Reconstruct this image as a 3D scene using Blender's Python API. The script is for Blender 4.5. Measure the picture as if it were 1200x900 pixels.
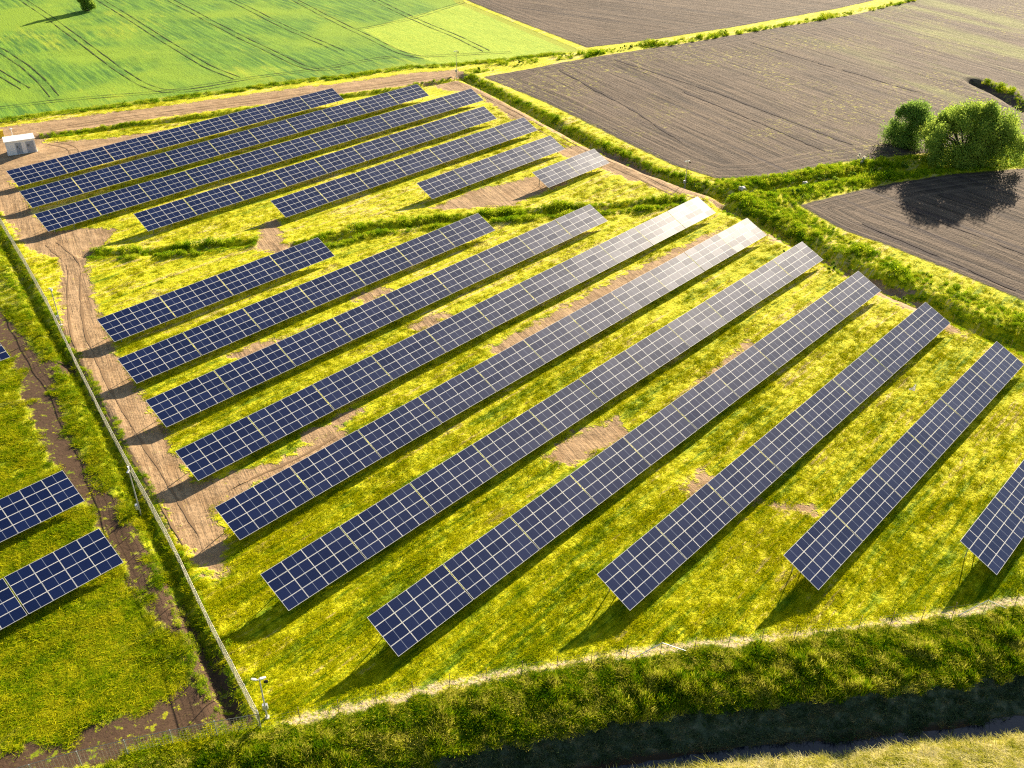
ROWS = {"T1": [-88.513, 155.831, 70.879, 32], "T2": [-82.165, 146.722, 88.574, 40], "T3": [-75.735, 137.637, 97.1, 44], "T4": [-60.311, 138.216, 79.041, 36], "T5": [-39.954, 144.212, 61.361, 28], "T6": [-16.864, 152.818, 34.859, 16], "T7": [3.013, 158.544, 17.383, 8], "M1": [-53.505, 104.667, 35.132, 16], "M2": [-47.499, 95.295, 61.472, 28], "M3": [-41.23, 86.622, 79.012, 36], "M4": [-35.067, 77.425, 96.862, 44], "M5": [-28.595, 68.695, 97.026, 44], "M6": [-22.143, 59.877, 97.275, 44], "M7": [-12.019, 55.028, 90.663, 41], "M8": [7.746, 60.443, 70.924, 32], "M9": [25.047, 63.214, 53.27, 24], "M10": [42.111, 65.446, 44.406, 20], "L3": [-56.577, 46.056, 26.644, 12], "L2": [-63.471, 54.584, 26.644, 12], "L1": [-76.969, 87.812, 17.762, 8]}
AZ = 0.8252953702016209
TILT = 0.42460680396373335
CAM = [1100.3625499918837, 0.5856753176673618, 0.013640278363662111]
POLY = {"crop": [[-156.65, 117.17], [-105.61, 189.08], [-97.36, 194.45], [-83.71, 201.49], [-67.69, 210.32], [-50.61, 220.51], [-41.31, 224.48], [-26.12, 234.12], [-14.8, 237.01], [-1.11, 242.48], [17.1, 252.65], [3.45, 276.26], [-16.27, 309.86], [-43.28, 408.42], [-94.54, 659.41], [-710.16, 580.11]], "lime": [[-43.38, 273.57], [-16.27, 309.86], [3.45, 276.26], [17.1, 252.65], [-1.11, 242.48], [-12.69, 237.12], [-21.42, 240.64], [-32.5, 253.5]], "plA": [[-7.94, 227.55], [18.47, 245.95], [52.53, 267.26], [102.13, 300.46], [147.63, 337.74], [324.84, 438.59], [211.9, 174.06], [102.4, 185.08], [79.36, 178.26], [62.01, 172.91], [46.32, 164.41], [36.5, 163.62], [29.89, 169.87], [20.0, 185.83], [6.71, 208.0]], "plB": [[-15.92, 313.65], [-1.46, 288.61], [18.65, 256.24], [35.94, 265.4], [59.62, 280.51], [99.21, 308.54], [145.02, 346.2], [133.16, 559.69], [-56.19, 539.6]], "plC": [[48.83, 151.8], [57.4, 156.68], [69.19, 162.74], [80.07, 166.94], [96.13, 171.05], [151.24, 181.07], [125.63, 85.77], [79.38, 108.16], [72.5, 118.17], [65.28, 127.9], [58.85, 135.76], [53.24, 142.06]], "dirtTop": [[-134.51, 154.91], [-104.15, 185.92], [-95.98, 191.14], [-82.49, 197.99], [-66.67, 206.56], [-49.8, 216.43], [-40.64, 220.29], [-25.68, 229.62], [-14.58, 233.17], [-11.7, 229.57], [-20.93, 221.92], [-39.37, 212.28], [-56.5, 203.31], [-72.47, 194.96], [-82.65, 188.43], [-92.7, 183.26], [-91.86, 177.27], [-81.32, 180.17], [-69.78, 186.3], [-65.82, 187.53], [-63.48, 182.41], [-78.89, 169.3], [-90.75, 156.9], [-121.25, 135.67]], "dirtNE": [[-21.98, 222.58], [-15.08, 224.32], [-8.81, 218.36], [1.04, 201.66], [13.01, 184.0], [21.93, 170.47], [30.2, 160.9], [35.67, 152.84], [42.17, 142.36], [46.41, 134.43], [52.06, 126.65], [57.68, 120.83], [52.49, 118.1], [48.68, 125.98], [47.34, 132.93], [41.07, 137.4], [39.23, 145.0], [35.41, 151.34], [32.21, 154.24], [25.23, 157.9], [18.49, 167.67], [16.03, 178.17], [9.64, 185.41], [3.73, 194.85], [-0.76, 195.78], [-5.57, 207.45], [-8.64, 213.7], [-16.58, 216.65]], "lane": [[-100.94, 153.37], [-91.86, 159.31], [-86.1, 153.9], [-79.35, 143.79], [-73.53, 136.59], [-69.09, 138.03], [-63.71, 138.21], [-63.18, 131.28], [-64.86, 128.83], [-60.95, 119.99], [-56.1, 110.64], [-54.1, 106.8], [-49.46, 99.49], [-45.37, 93.78], [-43.15, 90.22], [-38.63, 84.44], [-36.27, 79.85], [-32.53, 75.47], [-24.5, 78.63], [-26.85, 76.99], [-29.03, 72.31], [-29.64, 70.74], [-27.4, 66.14], [-26.45, 62.53], [-27.59, 62.07], [-29.83, 64.93], [-33.48, 69.4], [-37.81, 74.8], [-43.29, 82.75], [-49.43, 91.49], [-54.15, 98.37], [-59.06, 106.0], [-63.5, 116.04], [-65.0, 121.21], [-68.95, 128.11], [-72.12, 129.2], [-76.26, 132.7], [-81.12, 139.62], [-84.93, 144.31], [-100.34, 152.23]], "dTL": [[-92.42, 160.53], [-83.89, 162.11], [-87.61, 156.62]], "dp1": [[-40.48, 140.98], [-38.71, 142.39], [-36.17, 133.67], [-33.88, 132.2], [-30.56, 133.54], [-35.46, 130.34], [-39.62, 131.42]], "dp2": [[-14.04, 147.8], [-6.48, 156.76], [5.72, 164.18], [9.45, 160.15], [5.56, 157.19], [-0.42, 150.1], [-6.18, 148.8]], "dp3": [[-2.81, 103.17], [4.52, 111.38], [14.74, 122.77], [26.34, 134.11], [33.1, 140.73], [30.62, 135.8], [19.84, 123.74], [9.21, 112.46], [2.15, 105.01], [-1.68, 101.74]], "dp4": [[3.82, 80.73], [6.59, 84.67], [11.82, 87.74], [13.72, 85.16], [11.04, 82.88], [6.35, 79.3]], "dp5": [[-22.26, 115.96], [-19.13, 119.64], [-17.37, 118.14], [-20.27, 114.53]], "dp6": [[-13.99, 108.56], [-10.06, 112.4], [-8.6, 111.49], [-12.02, 106.82]], "dp7": [[17.88, 75.3], [20.36, 78.59], [21.62, 77.47], [18.8, 74.36]], "dp8": [[-35.96, 99.84], [-33.1, 103.65], [-29.49, 104.82], [-33.4, 100.31]], "dp9": [[-23.25, 83.99], [-19.63, 88.19], [-16.92, 89.97], [-19.29, 86.02], [-22.29, 82.44]], "dp10": [[-32.53, 75.47], [-30.1, 76.36], [-24.65, 79.36], [-19.59, 84.88], [-18.03, 84.11], [-22.59, 78.23], [-27.11, 74.35], [-29.64, 70.74]], "dpA": [[6.03, 177.77], [16.2, 180.62], [22.25, 173.68], [28.66, 160.85], [21.08, 161.81], [15.4, 168.88]], "dpB": [[25.6, 74.1], [31.32, 72.5], [31.55, 71.73], [25.41, 73.17]], "dpC": [[23.01, 96.42], [31.21, 105.78], [33.22, 104.76], [24.95, 95.52]], "dpD": [[52.91, 119.39], [57.84, 119.54], [59.05, 114.57], [59.87, 107.64], [57.29, 109.82], [54.69, 115.67]], "soil1": [[-78.19, 114.37], [-69.21, 110.28], [-64.03, 104.33], [-58.88, 98.25], [-55.81, 99.32], [-54.24, 96.99], [-55.89, 95.4], [-53.64, 89.97], [-48.58, 81.85], [-44.3, 76.76], [-39.92, 72.08], [-35.28, 65.98], [-31.83, 61.56], [-27.48, 56.04], [-23.43, 51.08], [-20.85, 47.13], [-22.14, 46.17], [-24.16, 49.36], [-27.52, 53.68], [-30.52, 57.45], [-33.8, 60.46], [-35.9, 64.24], [-39.39, 68.3], [-43.42, 73.33], [-46.24, 76.01], [-50.9, 81.8], [-56.3, 89.91], [-60.54, 97.22], [-64.92, 102.18], [-73.52, 105.17]], "soil2": [[-57.5, 34.77], [-38.22, 43.2], [-33.22, 45.22], [-30.88, 46.03], [-26.99, 48.49], [-24.97, 51.05], [-23.0, 50.22], [-20.71, 46.58], [-25.82, 44.73], [-32.29, 42.86], [-36.96, 40.47], [-46.38, 35.52]], "path": [[-17.93, 46.08], [-16.82, 47.2], [-11.28, 48.58], [-6.62, 50.16], [-1.09, 51.63], [4.62, 52.88], [10.5, 54.34], [16.48, 55.38], [22.5, 55.96], [27.14, 56.71], [34.35, 58.22], [40.93, 59.55], [47.0, 61.11], [65.98, 66.79], [64.73, 64.7], [46.35, 59.64], [40.49, 58.43], [33.99, 57.13], [26.86, 55.66], [22.27, 54.92], [16.31, 54.26], [10.39, 53.24], [4.57, 51.72], [-1.06, 50.42], [-6.53, 48.99], [-11.13, 47.45], [-16.3, 46.26]]}
LINE = {"crest": [[-61.79, 32.97], [-46.93, 36.43], [-36.86, 40.27], [-31.3, 41.95], [-25.46, 43.55], [-17.58, 46.01], [-11.18, 47.85], [-2.46, 50.48], [7.49, 53.01], [18.58, 54.76], [30.14, 56.77], [38.12, 58.19], [46.35, 59.64], [59.9, 63.28], [96.25, 73.57]], "dMid1": [[-64.49, 128.55], [-57.29, 129.36], [-48.72, 131.13], [-41.44, 133.5]], "dMid2": [[-33.88, 132.2], [-28.44, 135.17], [-22.31, 139.57], [-14.26, 141.85], [-4.61, 144.57], [6.76, 147.08], [16.98, 149.6], [27.48, 152.18]], "dNE": [[-13.06, 228.03], [-4.8, 215.19], [6.44, 196.09], [16.13, 179.63], [24.81, 167.47], [32.26, 159.35], [36.69, 154.4]], "dE": [[36.14, 151.36], [41.77, 143.71], [46.49, 134.74], [51.71, 125.52], [57.82, 117.75], [63.19, 110.2], [66.9, 105.64], [72.9, 95.76], [82.28, 78.77]], "dTop": [[-93.97, 180.66], [-83.39, 185.73], [-71.44, 191.64], [-55.67, 199.75], [-38.96, 209.72], [-26.31, 216.19], [-12.98, 226.58]], "dW": [[-93.12, 152.49], [-80.08, 133.83], [-73.52, 124.53], [-65.88, 113.24], [-59.16, 103.81], [-53.22, 95.47], [-47.79, 87.69], [-41.84, 78.69], [-36.49, 70.35], [-32.39, 64.31], [-27.55, 56.52], [-23.63, 50.21], [-21.72, 47.12]], "dBr1": [[36.22, 155.93], [45.22, 159.42], [55.56, 163.91], [66.09, 167.71], [76.69, 170.76], [87.6, 173.89], [99.49, 178.57], [140.16, 190.75]], "hedgeTop": [[-11.77, 231.05], [-1.09, 239.28], [18.68, 249.31], [45.18, 264.97], [71.98, 281.22], [99.49, 300.3], [146.53, 334.88], [286.58, 435.45]], "ditchFar": [[110.61, 229.65], [112.33, 220.63], [113.39, 209.66], [115.0, 189.72]], "fenceW": [[-114.28, 185.5], [-82.74, 139.57], [-71.91, 124.3], [-62.38, 110.47], [-53.77, 97.39], [-46.64, 86.71], [-40.63, 77.84], [-32.44, 66.04], [-25.38, 55.12], [-19.17, 45.98]], "fenceS": [[-19.17, 45.98], [-21.9, 45.25], [-24.8, 44.6], [-27.48, 43.81], [-29.92, 43.04], [-32.67, 42.21], [-36.96, 40.47], [-46.93, 36.43]], "fenceSE": [[-19.17, 45.98], [-13.93, 47.24], [-8.58, 48.95], [-3.36, 50.3], [1.74, 51.5], [7.48, 52.83], [14.82, 54.05], [22.35, 55.29], [30.14, 56.77], [38.16, 58.29], [46.39, 59.75], [59.9, 63.28]], "fenceE": [[-12.72, 221.62], [6.35, 192.19], [15.93, 176.72], [30.31, 158.48], [36.14, 151.36], [39.23, 147.11], [44.25, 136.55], [51.38, 124.4], [57.28, 116.23], [62.62, 108.83], [67.3, 101.67]]}
FURROW = {"a": [[38.4, 217.87], [50.06, 197.96], [60.72, 178.97]], "b": [[63.59, 264.12], [79.84, 239.43], [94.26, 218.45]], "c": [[10.45, 234.42], [25.23, 203.92], [33.28, 182.3]], "d": [[24.9, 244.64], [47.71, 214.98], [67.33, 182.67]], "e": [[57.38, 144.23], [65.63, 132.3], [72.65, 121.27]], "f": [[65.74, 152.39], [79.27, 133.32]]}
RUTS = {"r1": [[-71.57, 132.54], [-65.03, 125.35], [-61.12, 114.85], [-56.36, 104.54], [-49.09, 92.77], [-42.62, 83.55], [-35.84, 74.16], [-30.58, 66.66]], "r4": [[-93.55, 185.31], [-80.91, 193.46], [-57.07, 205.75], [-32.48, 218.61], [-15.39, 229.38]], "r5": [[-86.8, 167.2], [-82.63, 164.73], [-82.22, 169.63], [-85.38, 175.58], [-90.23, 177.33]], "r7": [[-8.59, 212.4], [2.83, 194.25], [14.16, 174.76], [22.16, 164.79], [29.23, 154.14], [35.08, 149.49]], "r8": [[-29.63, 72.29], [-26.55, 75.73], [-22.68, 78.67], [-18.86, 83.3]]}
TRAM = {"a": [[-139.61, 253.02], [-132.11, 246.44], [-118.78, 231.0], [-109.3, 218.39], [-102.02, 207.47]], "b": [[-156.55, 310.9], [-133.3, 280.74], [-112.7, 252.7], [-95.4, 229.15], [-86.54, 218.1], [-79.8, 212.37], [-76.75, 211.85], [-70.85, 214.77], [-65.33, 219.8]], "c": [[-135.86, 316.17], [-112.5, 284.14], [-90.77, 253.89], [-76.43, 234.68], [-69.91, 227.44], [-65.61, 223.31]], "d": [[-107.49, 307.76], [-86.21, 278.25], [-68.66, 255.09], [-53.62, 235.83], [-48.63, 231.48], [-42.71, 233.29]], "e": [[-88.74, 308.97], [-66.41, 276.3], [-45.26, 249.34]], "f": [[-69.6, 310.2], [-50.03, 279.33], [-39.37, 263.11], [-29.73, 248.46], [-22.75, 243.81]], "g": [[-109.71, 197.96], [-100.98, 203.15], [-89.54, 207.4], [-77.7, 211.81], [-61.25, 223.52], [-46.71, 232.33], [-33.5, 243.26], [-18.55, 245.69], [-1.17, 249.96]], "h": [[-48.01, 318.02], [-31.53, 289.01], [-15.19, 264.46], [-7.84, 251.33]], "i": [[-44.19, 272.52], [-31.1, 284.68], [-16.27, 309.86]], "j": [[-172.28, 280.55], [-139.8, 244.33], [-122.15, 224.87], [-110.83, 212.9]]}
PT = {"bldgA": [-95.21, 170.04], "bldgB": [-90.82, 172.52], "pole1": [-18.93, 47.0], "pole2": [-37.05, 70.97], "pole3": [-59.71, 107.32], "pole4": [-14.32, 228.7], "pole5": [30.72, 161.33], "pole6": [39.52, 148.55], "tree1": [84.53, 171.05], "tree2": [78.0, 175.37], "tree3": [-126.51, 291.07], "tree3s": [-133.78, 280.71], "wh1": [40.61, 158.45], "wh2": [52.88, 162.56], "blossom": [65.68, 172.14], "puddle": [48.74, 95.17], "brace1": [12.02, 53.64], "brace2": [41.07, 58.74], "braceW": [-19.17, 45.98], "yellow": [-101.25, 180.36], "pipe": [-99.32, 180.94]}
SHR = [[49.06, 156.39, 1.3], [52.4, 158.87, 1.1], [45.81, 158.64, 1.2], [58.47, 163.18, 1.5], [62.23, 165.42, 1.6], [65.54, 165.97, 1.6], [55.78, 164.76, 1.2], [68.87, 166.52, 1.7], [41.66, 156.91, 1.0], [93.84, 173.21, 1.5], [89.39, 170.35, 1.4], [97.58, 176.13, 1.6], [49.99, 154.1, 0.9], [79.29, 169.08, 1.8], [73.74, 171.54, 1.6], [1.04, 239.39, 1.0], [11.92, 245.61, 1.0], [28.01, 254.97, 1.0], [37.71, 260.87, 1.1], [58.33, 273.38, 1], [30.44, 256.87, 0.9], [41.73, 131.55, 1.1], [47.95, 127.94, 1.3], [44.88, 131.05, 1.0], [55.81, 118.96, 1.0], [20.89, 249.42, 1.0], [-9.32, 231.92, 1]]
HT = {"pole1": 4.6, "pole2": 6.1, "pole3": 5.35, "pole4": 6.0, "pole5": 5.1, "tree1": 13.35, "tree2": 8.95, "bldg": 2.65}
import bpy, math, random
import numpy as np
from mathutils import Vector, Matrix
for o in list(bpy.data.objects): bpy.data.objects.remove(o)
rng = np.random.default_rng(7); random.seed(7)
sc = bpy.context.scene
# ---------------------------------------------------------------- camera
f_px, pitch, roll = CAM
cd = bpy.data.cameras.new('camera'); cam = bpy.data.objects.new('camera', cd); sc.collection.objects.link(cam)
cd.sensor_width = 36; cd.lens = f_px / 1200 * 36; cd.clip_start = 1; cd.clip_end = 6000
F = Vector((0, math.cos(pitch), -math.sin(pitch))); R = Vector((1, 0, 0)); U = R.cross(F)
R2 = R * math.cos(roll) + U * math.sin(roll); U2 = U * math.cos(roll) - R * math.sin(roll)
m = Matrix((R2, U2, -F)).transposed().to_4x4(); m.translation = (0, 0, 62.95); cam.matrix_world = m
sc.camera = cam
# ---------------------------------------------------------------- light
SUN_AZ, SUN_EL = math.radians(61.4), math.radians(18.8)
w = bpy.data.worlds.new('World'); sc.world = w; w.use_nodes = True
bg = w.node_tree.nodes['Background']; sky = w.node_tree.nodes.new('ShaderNodeTexSky')
sky.sky_type = 'NISHITA'; sky.sun_disc = False; sky.sun_elevation = SUN_EL; sky.sun_rotation = math.pi/2 - SUN_AZ
w.node_tree.links.new(sky.outputs[0], bg.inputs[0]); bg.inputs[1].default_value = 0.05
sd = bpy.data.lights.new('sun', 'SUN'); sd.energy = 5.0; sd.angle = math.radians(0.55); sd.color = (1, 0.86, 0.66)
so = bpy.data.objects.new('sun', sd); sc.collection.objects.link(so)
sv = Vector((math.cos(SUN_EL)*math.cos(SUN_AZ), math.cos(SUN_EL)*math.sin(SUN_AZ), math.sin(SUN_EL)))
so.rotation_euler = sv.to_track_quat('Z', 'Y').to_euler(); so.location = (0, 0, 100)
sc.view_settings.view_transform = 'Standard'; sc.view_settings.look = 'None'
sc.view_settings.exposure = 1.75; sc.view_settings.gamma = 1
sc.render.engine = 'CYCLES'; sc.cycles.max_bounces = 6; sc.cycles.transparent_max_bounces = 8; sc.cycles.use_denoising = False; sc.cycles.filter_width = 1.2

# ---------------------------------------------------------------- helpers
C = sc.collection
def tag(o, label=None, cat=None, group=None, kind=None):
    if label: o['label'] = label
    if cat: o['category'] = cat
    if group: o['group'] = group
    if kind: o['kind'] = kind
    return o
def link(name, me, parent=None):
    o = bpy.data.objects.new(name, me); C.objects.link(o)
    if parent is not None: o.parent = parent
    return o
class MB:
    def __init__(s): s.v = []; s.f = []; s.mi = []
    def face(s, idx, mi=0): s.f.append(idx); s.mi.append(mi)
    def box(s, a, b, M=None, mi=0):
        k = len(s.v)
        for x in (a[0], b[0]):
            for y in (a[1], b[1]):
                for z in (a[2], b[2]):
                    q = Vector((x, y, z)); s.v.append(tuple(M @ q if M else q))
        for q in ((0,1,3,2),(4,6,7,5),(0,4,5,1),(2,3,7,6),(0,2,6,4),(1,5,7,3)): s.face([k+i for i in q], mi)
    def bar(s, p, q, r, n=6, r2=None, mi=0, cap=True):
        p, q = Vector(p), Vector(q); d = (q-p).normalized(); r2 = r if r2 is None else r2
        a = d.orthogonal().normalized(); b = d.cross(a); k = len(s.v)
        for c, rr in ((p, r), (q, r2)):
            for i in range(n):
                t = 2*math.pi*i/n; s.v.append(tuple(c + (a*math.cos(t) + b*math.sin(t))*rr))
        for i in range(n): s.face([k+i, k+(i+1) % n, k+n+(i+1) % n, k+n+i], mi)
        if cap: s.face([k+i for i in reversed(range(n))], mi); s.face([k+n+i for i in range(n)], mi)
    def build(s, name, mats, parent=None, smooth=False):
        me = bpy.data.meshes.new(name); me.from_pydata(s.v, [], s.f)
        for mm in (mats if isinstance(mats, (list, tuple)) else [mats]): me.materials.append(mm)
        me.polygons.foreach_set('material_index', s.mi)
        if smooth: me.polygons.foreach_set('use_smooth', [True]*len(s.f))
        me.update(); return link(name, me, parent)
def np_mesh(name, V, Q, mats, parent=None, smooth=False, do_link=True):
    me = bpy.data.meshes.new(name); n = Q.shape[1]
    me.vertices.add(len(V)); me.vertices.foreach_set('co', V.astype(np.float32).ravel())
    me.loops.add(Q.size); me.loops.foreach_set('vertex_index', Q.astype(np.int32).ravel())
    me.polygons.add(len(Q)); me.polygons.foreach_set('loop_start', np.arange(0, Q.size, n, dtype=np.int32))
    me.polygons.foreach_set('loop_total', np.full(len(Q), n, np.int32))
    if smooth: me.polygons.foreach_set('use_smooth', np.ones(len(Q), bool))
    for mm in (mats if isinstance(mats, (list, tuple)) else [mats]): me.materials.append(mm)
    me.update(calc_edges=True)
    o = bpy.data.objects.new(name, me)
    if do_link: C.objects.link(o)
    if parent is not None: o.parent = parent
    return o

# ---- distance fields
def seg_dist(P, pts, closed=False):
    """unsigned distance and side sign (+ = left of travel) to a polyline"""
    pts = np.array(pts, float); best = np.full(len(P), 1e18); sg = np.ones(len(P)); along = np.zeros(len(P)); acc = 0
    n = len(pts); rngk = range(n if closed else n-1)
    for i in rngk:
        a = pts[i]; b = pts[(i+1) % n]; d = b-a; L2 = d@d
        t = np.clip(((P-a)@d)/L2, 0, 1); dx = P[:, 0]-(a[0]+t*d[0]); dy = P[:, 1]-(a[1]+t*d[1]); q = dx*dx+dy*dy
        m_ = q < best - 1e-9; best[m_] = q[m_]; sg[m_] = np.where(d[0]*dy[m_]-d[1]*dx[m_] >= 0, 1, -1)
        along[m_] = acc + t[m_]*math.sqrt(L2); acc += math.sqrt(L2)
    return np.sqrt(best), sg, along
def sdf(P, poly, clampd=6.0):
    """signed distance, + inside"""
    pts = np.array(poly, float); out = np.full(len(P), -clampd)
    lo, hi = pts.min(0)-clampd, pts.max(0)+clampd
    s_ = np.where((P[:, 0] > lo[0]) & (P[:, 0] < hi[0]) & (P[:, 1] > lo[1]) & (P[:, 1] < hi[1]))[0]
    if len(s_) == 0: return out
    Q = P[s_]; d, _, _ = seg_dist(Q, pts, True); ins = np.zeros(len(Q), bool); n = len(pts)
    for i in range(n):
        a = pts[i]; b = pts[(i+1) % n]
        c_ = ((a[1] > Q[:, 1]) != (b[1] > Q[:, 1]))
        with np.errstate(divide='ignore', invalid='ignore'):
            xx = (b[0]-a[0])*(Q[:, 1]-a[1])/(b[1]-a[1])+a[0]
        ins ^= c_ & (Q[:, 0] < xx)
    out[s_] = np.clip(np.where(ins, d, -d), -clampd, clampd); return out
def vnoise(P, scale, seed):
    r = np.random.default_rng(seed); T = r.random((256, 256)); q = P*scale; i = np.floor(q).astype(int); f_ = q-i; f_ = f_*f_*(3-2*f_)
    a = T[i[:, 0] & 255, i[:, 1] & 255]; b = T[(i[:, 0]+1) & 255, i[:, 1] & 255]; c_ = T[i[:, 0] & 255, (i[:, 1]+1) & 255]; d = T[(i[:, 0]+1) & 255, (i[:, 1]+1) & 255]
    return (a*(1-f_[:, 0])+b*f_[:, 0])*(1-f_[:, 1])+(c_*(1-f_[:, 0])+d*f_[:, 0])*f_[:, 1]
DITCH = {'dMid1': (.6, .8), 'dMid2': (.7, .9), 'dNE': (1.1, 1.5), 'dE': (1.3, 1.9), 'dTop': (.8, 1.0), 'dW': (.75, .8), 'dBr1': (1.0, 1.6), 'ditchFar': (1.4, 1.8)}
def height(P):
    wob = (vnoise(P, .22, 5)-.5)*.9 + (vnoise(P, .9, 6)-.5)*.35
    d, s_, _ = seg_dist(P, LINE['crest']); wv = -d*s_ + wob*(d > .5)
    z = np.interp(wv/np.interp(P[:, 0], [10, 45], [.86, 1.]), [0, 2, 5.9, 6.5, 9.5, 9.8, 10.5, 10.9, 11.7, 14, 20, 60], [0, -.12, -.75, -1.05, -2.45, -2.75, -2.75, -2.3, -1.85, -1.65, -1.4, -.6])
    for k, (dep, wd) in DITCH.items():
        L = np.array(LINE[k]); lo = L.min(0)-8; hi = L.max(0)+8
        m_ = np.where((P[:, 0] > lo[0]) & (P[:, 0] < hi[0]) & (P[:, 1] > lo[1]) & (P[:, 1] < hi[1]))[0]
        if len(m_) == 0: continue
        dd, _, _ = seg_dist(P[m_], L); dd = np.abs(dd + wob[m_]*.35)
        z[m_] -= dep*np.exp(-(dd/wd)**2) - .12*np.exp(-((dd-2*wd)/wd)**2)
    z += (vnoise(P, .12, 1)-.5)*.16 + (vnoise(P, .45, 2)-.5)*.07
    return z
SITE = ['lane', 'dirtTop', 'dirtNE', 'dTL', 'dp1', 'dp2', 'dp3', 'dp4', 'dp5', 'dp6', 'dp7', 'dp8', 'dp9', 'dp10', 'dpA', 'dpB', 'dpC', 'dpD']
def masks(P):
    M = {}
    for k in ('crop', 'lime', 'plA', 'plB', 'plC', 'path'): M[k] = sdf(P, POLY[k], 16.)
    M['dirt'] = np.full(len(P), -6.0)
    for k in SITE: M['dirt'] = np.maximum(M['dirt'], sdf(P, POLY[k]) + (.25 if k[:2] == 'dp' else .2))
    M['dtop'] = np.maximum(sdf(P, POLY['dirtTop']), -3)
    M['soil'] = .55 + np.maximum(sdf(P, POLY['soil1']), sdf(P, POLY['soil2']))
    for k in ('crop', 'plA', 'plB', 'plC'): M['dirt'] = np.minimum(M['dirt'], -M[k])
    d, s_, al = seg_dist(P, LINE['crest']); M['bank'] = np.clip(-d*s_/np.interp(P[:, 0], [10, 45], [.86, 1.]), -20, 40)
    d, s_, al = seg_dist(P, LINE['fenceW']); M['west'] = np.clip(-d*s_, -10, 10)
    return M

# ---------------------------------------------------------------- materials
def mat(name):
    m_ = bpy.data.materials.new(name); m_.use_nodes = True; nt = m_.node_tree; return m_, nt, nt.nodes['Principled BSDF']
class NT:
    def __init__(s, nt): s.nt = nt
    def n(s, t, **kw):
        x = s.nt.nodes.new(t)
        for k, v in kw.items(): setattr(x, k, v)
        return x
    def l(s, a, b): s.nt.links.new(a, b)
    def inp(s, sock, v):
        if isinstance(v, bpy.types.NodeSocket): s.l(v, sock)
        elif v is not None: sock.default_value = v
    def math(s, op, a, b=None, c=None, clamp=False):
        x = s.n('ShaderNodeMath', operation=op, use_clamp=clamp)
        s.inp(x.inputs[0], a)
        if b is not None: s.inp(x.inputs[1], b)
        if c is not None: s.inp(x.inputs[2], c)
        return x.outputs[0]
    def mix(s, fac, a, b, blend='MIX'):
        x = s.n('ShaderNodeMix', data_type='RGBA', blend_type=blend)
        s.inp(x.inputs[0], fac); s.inp(x.inputs[6], a if not isinstance(a, tuple) else (*a, 1)); s.inp(x.inputs[7], b if not isinstance(b, tuple) else (*b, 1))
        return x.outputs[2]
    def noise(s, vec, scale, detail=3, rough=.55, dist=0):
        x = s.n('ShaderNodeTexNoise'); s.inp(x.inputs['Vector'], vec); x.inputs['Scale'].default_value = scale
        x.inputs['Detail'].default_value = detail; x.inputs['Roughness'].default_value = rough; x.inputs['Distortion'].default_value = dist
        return x.outputs['Fac']
    def ramp(s, fac, stops, interp='LINEAR'):
        x = s.n('ShaderNodeValToRGB'); x.color_ramp.interpolation = interp; el = x.color_ramp.elements
        while len(el) < len(stops): el.new(.5)
        for e, (p_, c_) in zip(el, stops): e.position = p_; e.color = (*c_, 1) if len(c_) == 3 else c_
        s.inp(x.inputs[0], fac); return x.outputs[0]
    def step(s, v, a, b):
        x = s.n('ShaderNodeMapRange', interpolation_type='SMOOTHSTEP'); s.inp(x.inputs[0], v); x.inputs[1].default_value = a; x.inputs[2].default_value = b; return x.outputs[0]
    def pos(s): return s.n('ShaderNodeNewGeometry').outputs['Position']
    def rot(s, vec, az, sx, sy):
        """rotate world XY so x runs along azimuth az, then scale (sx along, sy across)"""
        x = s.n('ShaderNodeVectorRotate', rotation_type='Z_AXIS'); s.inp(x.inputs['Vector'], vec); x.inputs['Angle'].default_value = -az
        y = s.n('ShaderNodeVectorMath', operation='MULTIPLY'); s.l(x.outputs[0], y.inputs[0]); y.inputs[1].default_value = (sx, sy, .3); return y.outputs[0]
    def attr(s, name, typ='GEOMETRY'):
        x = s.n('ShaderNodeAttribute', attribute_name=name, attribute_type=typ); return x.outputs['Fac']

# node group: meadow colour from world position (shared by the ground and the tufts standing on it)
G_GREEN, G_YG, G_YEL, G_STRAW = (.10, .19, .002), (.24, .31, .002), (.50, .49, .003), (.62, .50, .17)
grp = bpy.data.node_groups.new('meadow_colour', 'ShaderNodeTree')
grp.interface.new_socket('Color', in_out='OUTPUT', socket_type='NodeSocketColor')
g_ = NT(grp); go = g_.n('NodeGroupOutput'); P_ = g_.pos()
a1 = g_.noise(P_, .055, 3, .6); a2 = g_.noise(g_.rot(P_, AZ, .07, 1.15), 1., 5, .7); a3 = g_.noise(P_, 1.6, 4, .7); a4 = g_.noise(P_, .22, 4, .6)
sep = g_.n('ShaderNodeSeparateXYZ'); g_.l(P_, sep.inputs[0])
yy = g_.step(sep.outputs['Y'], 40, 150)                         # the far half of the meadow is mown and drier
a5 = g_.noise(g_.rot(P_, AZ, .45, 3.2), 1., 4, .75)
a6 = g_.noise(g_.rot(P_, AZ, .035, .42), 1., 4, .6)
v = g_.math('MULTIPLY', a1, .26); v = g_.math('MULTIPLY_ADD', a2, .60, v); v = g_.math('MULTIPLY_ADD', a6, .40, v); v = g_.math('MULTIPLY_ADD', a3, .22, v); v = g_.math('MULTIPLY_ADD', a4, .16, v); v = g_.math('MULTIPLY_ADD', a5, .50, v); v = g_.math('ADD', g_.math('MULTIPLY', g_.math('SUBTRACT', v, 1.10), 1.25), .80)
v = g_.math('MULTIPLY_ADD', yy, .10, v); v = g_.math('ADD', v, -.2)
col = g_.ramp(v, [(.36, G_GREEN), (.48, G_YG), (.59, G_YEL), (.70, (.58, .54, .005)), (.80, G_STRAW)])
g_.l(col, go.inputs[0])
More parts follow.
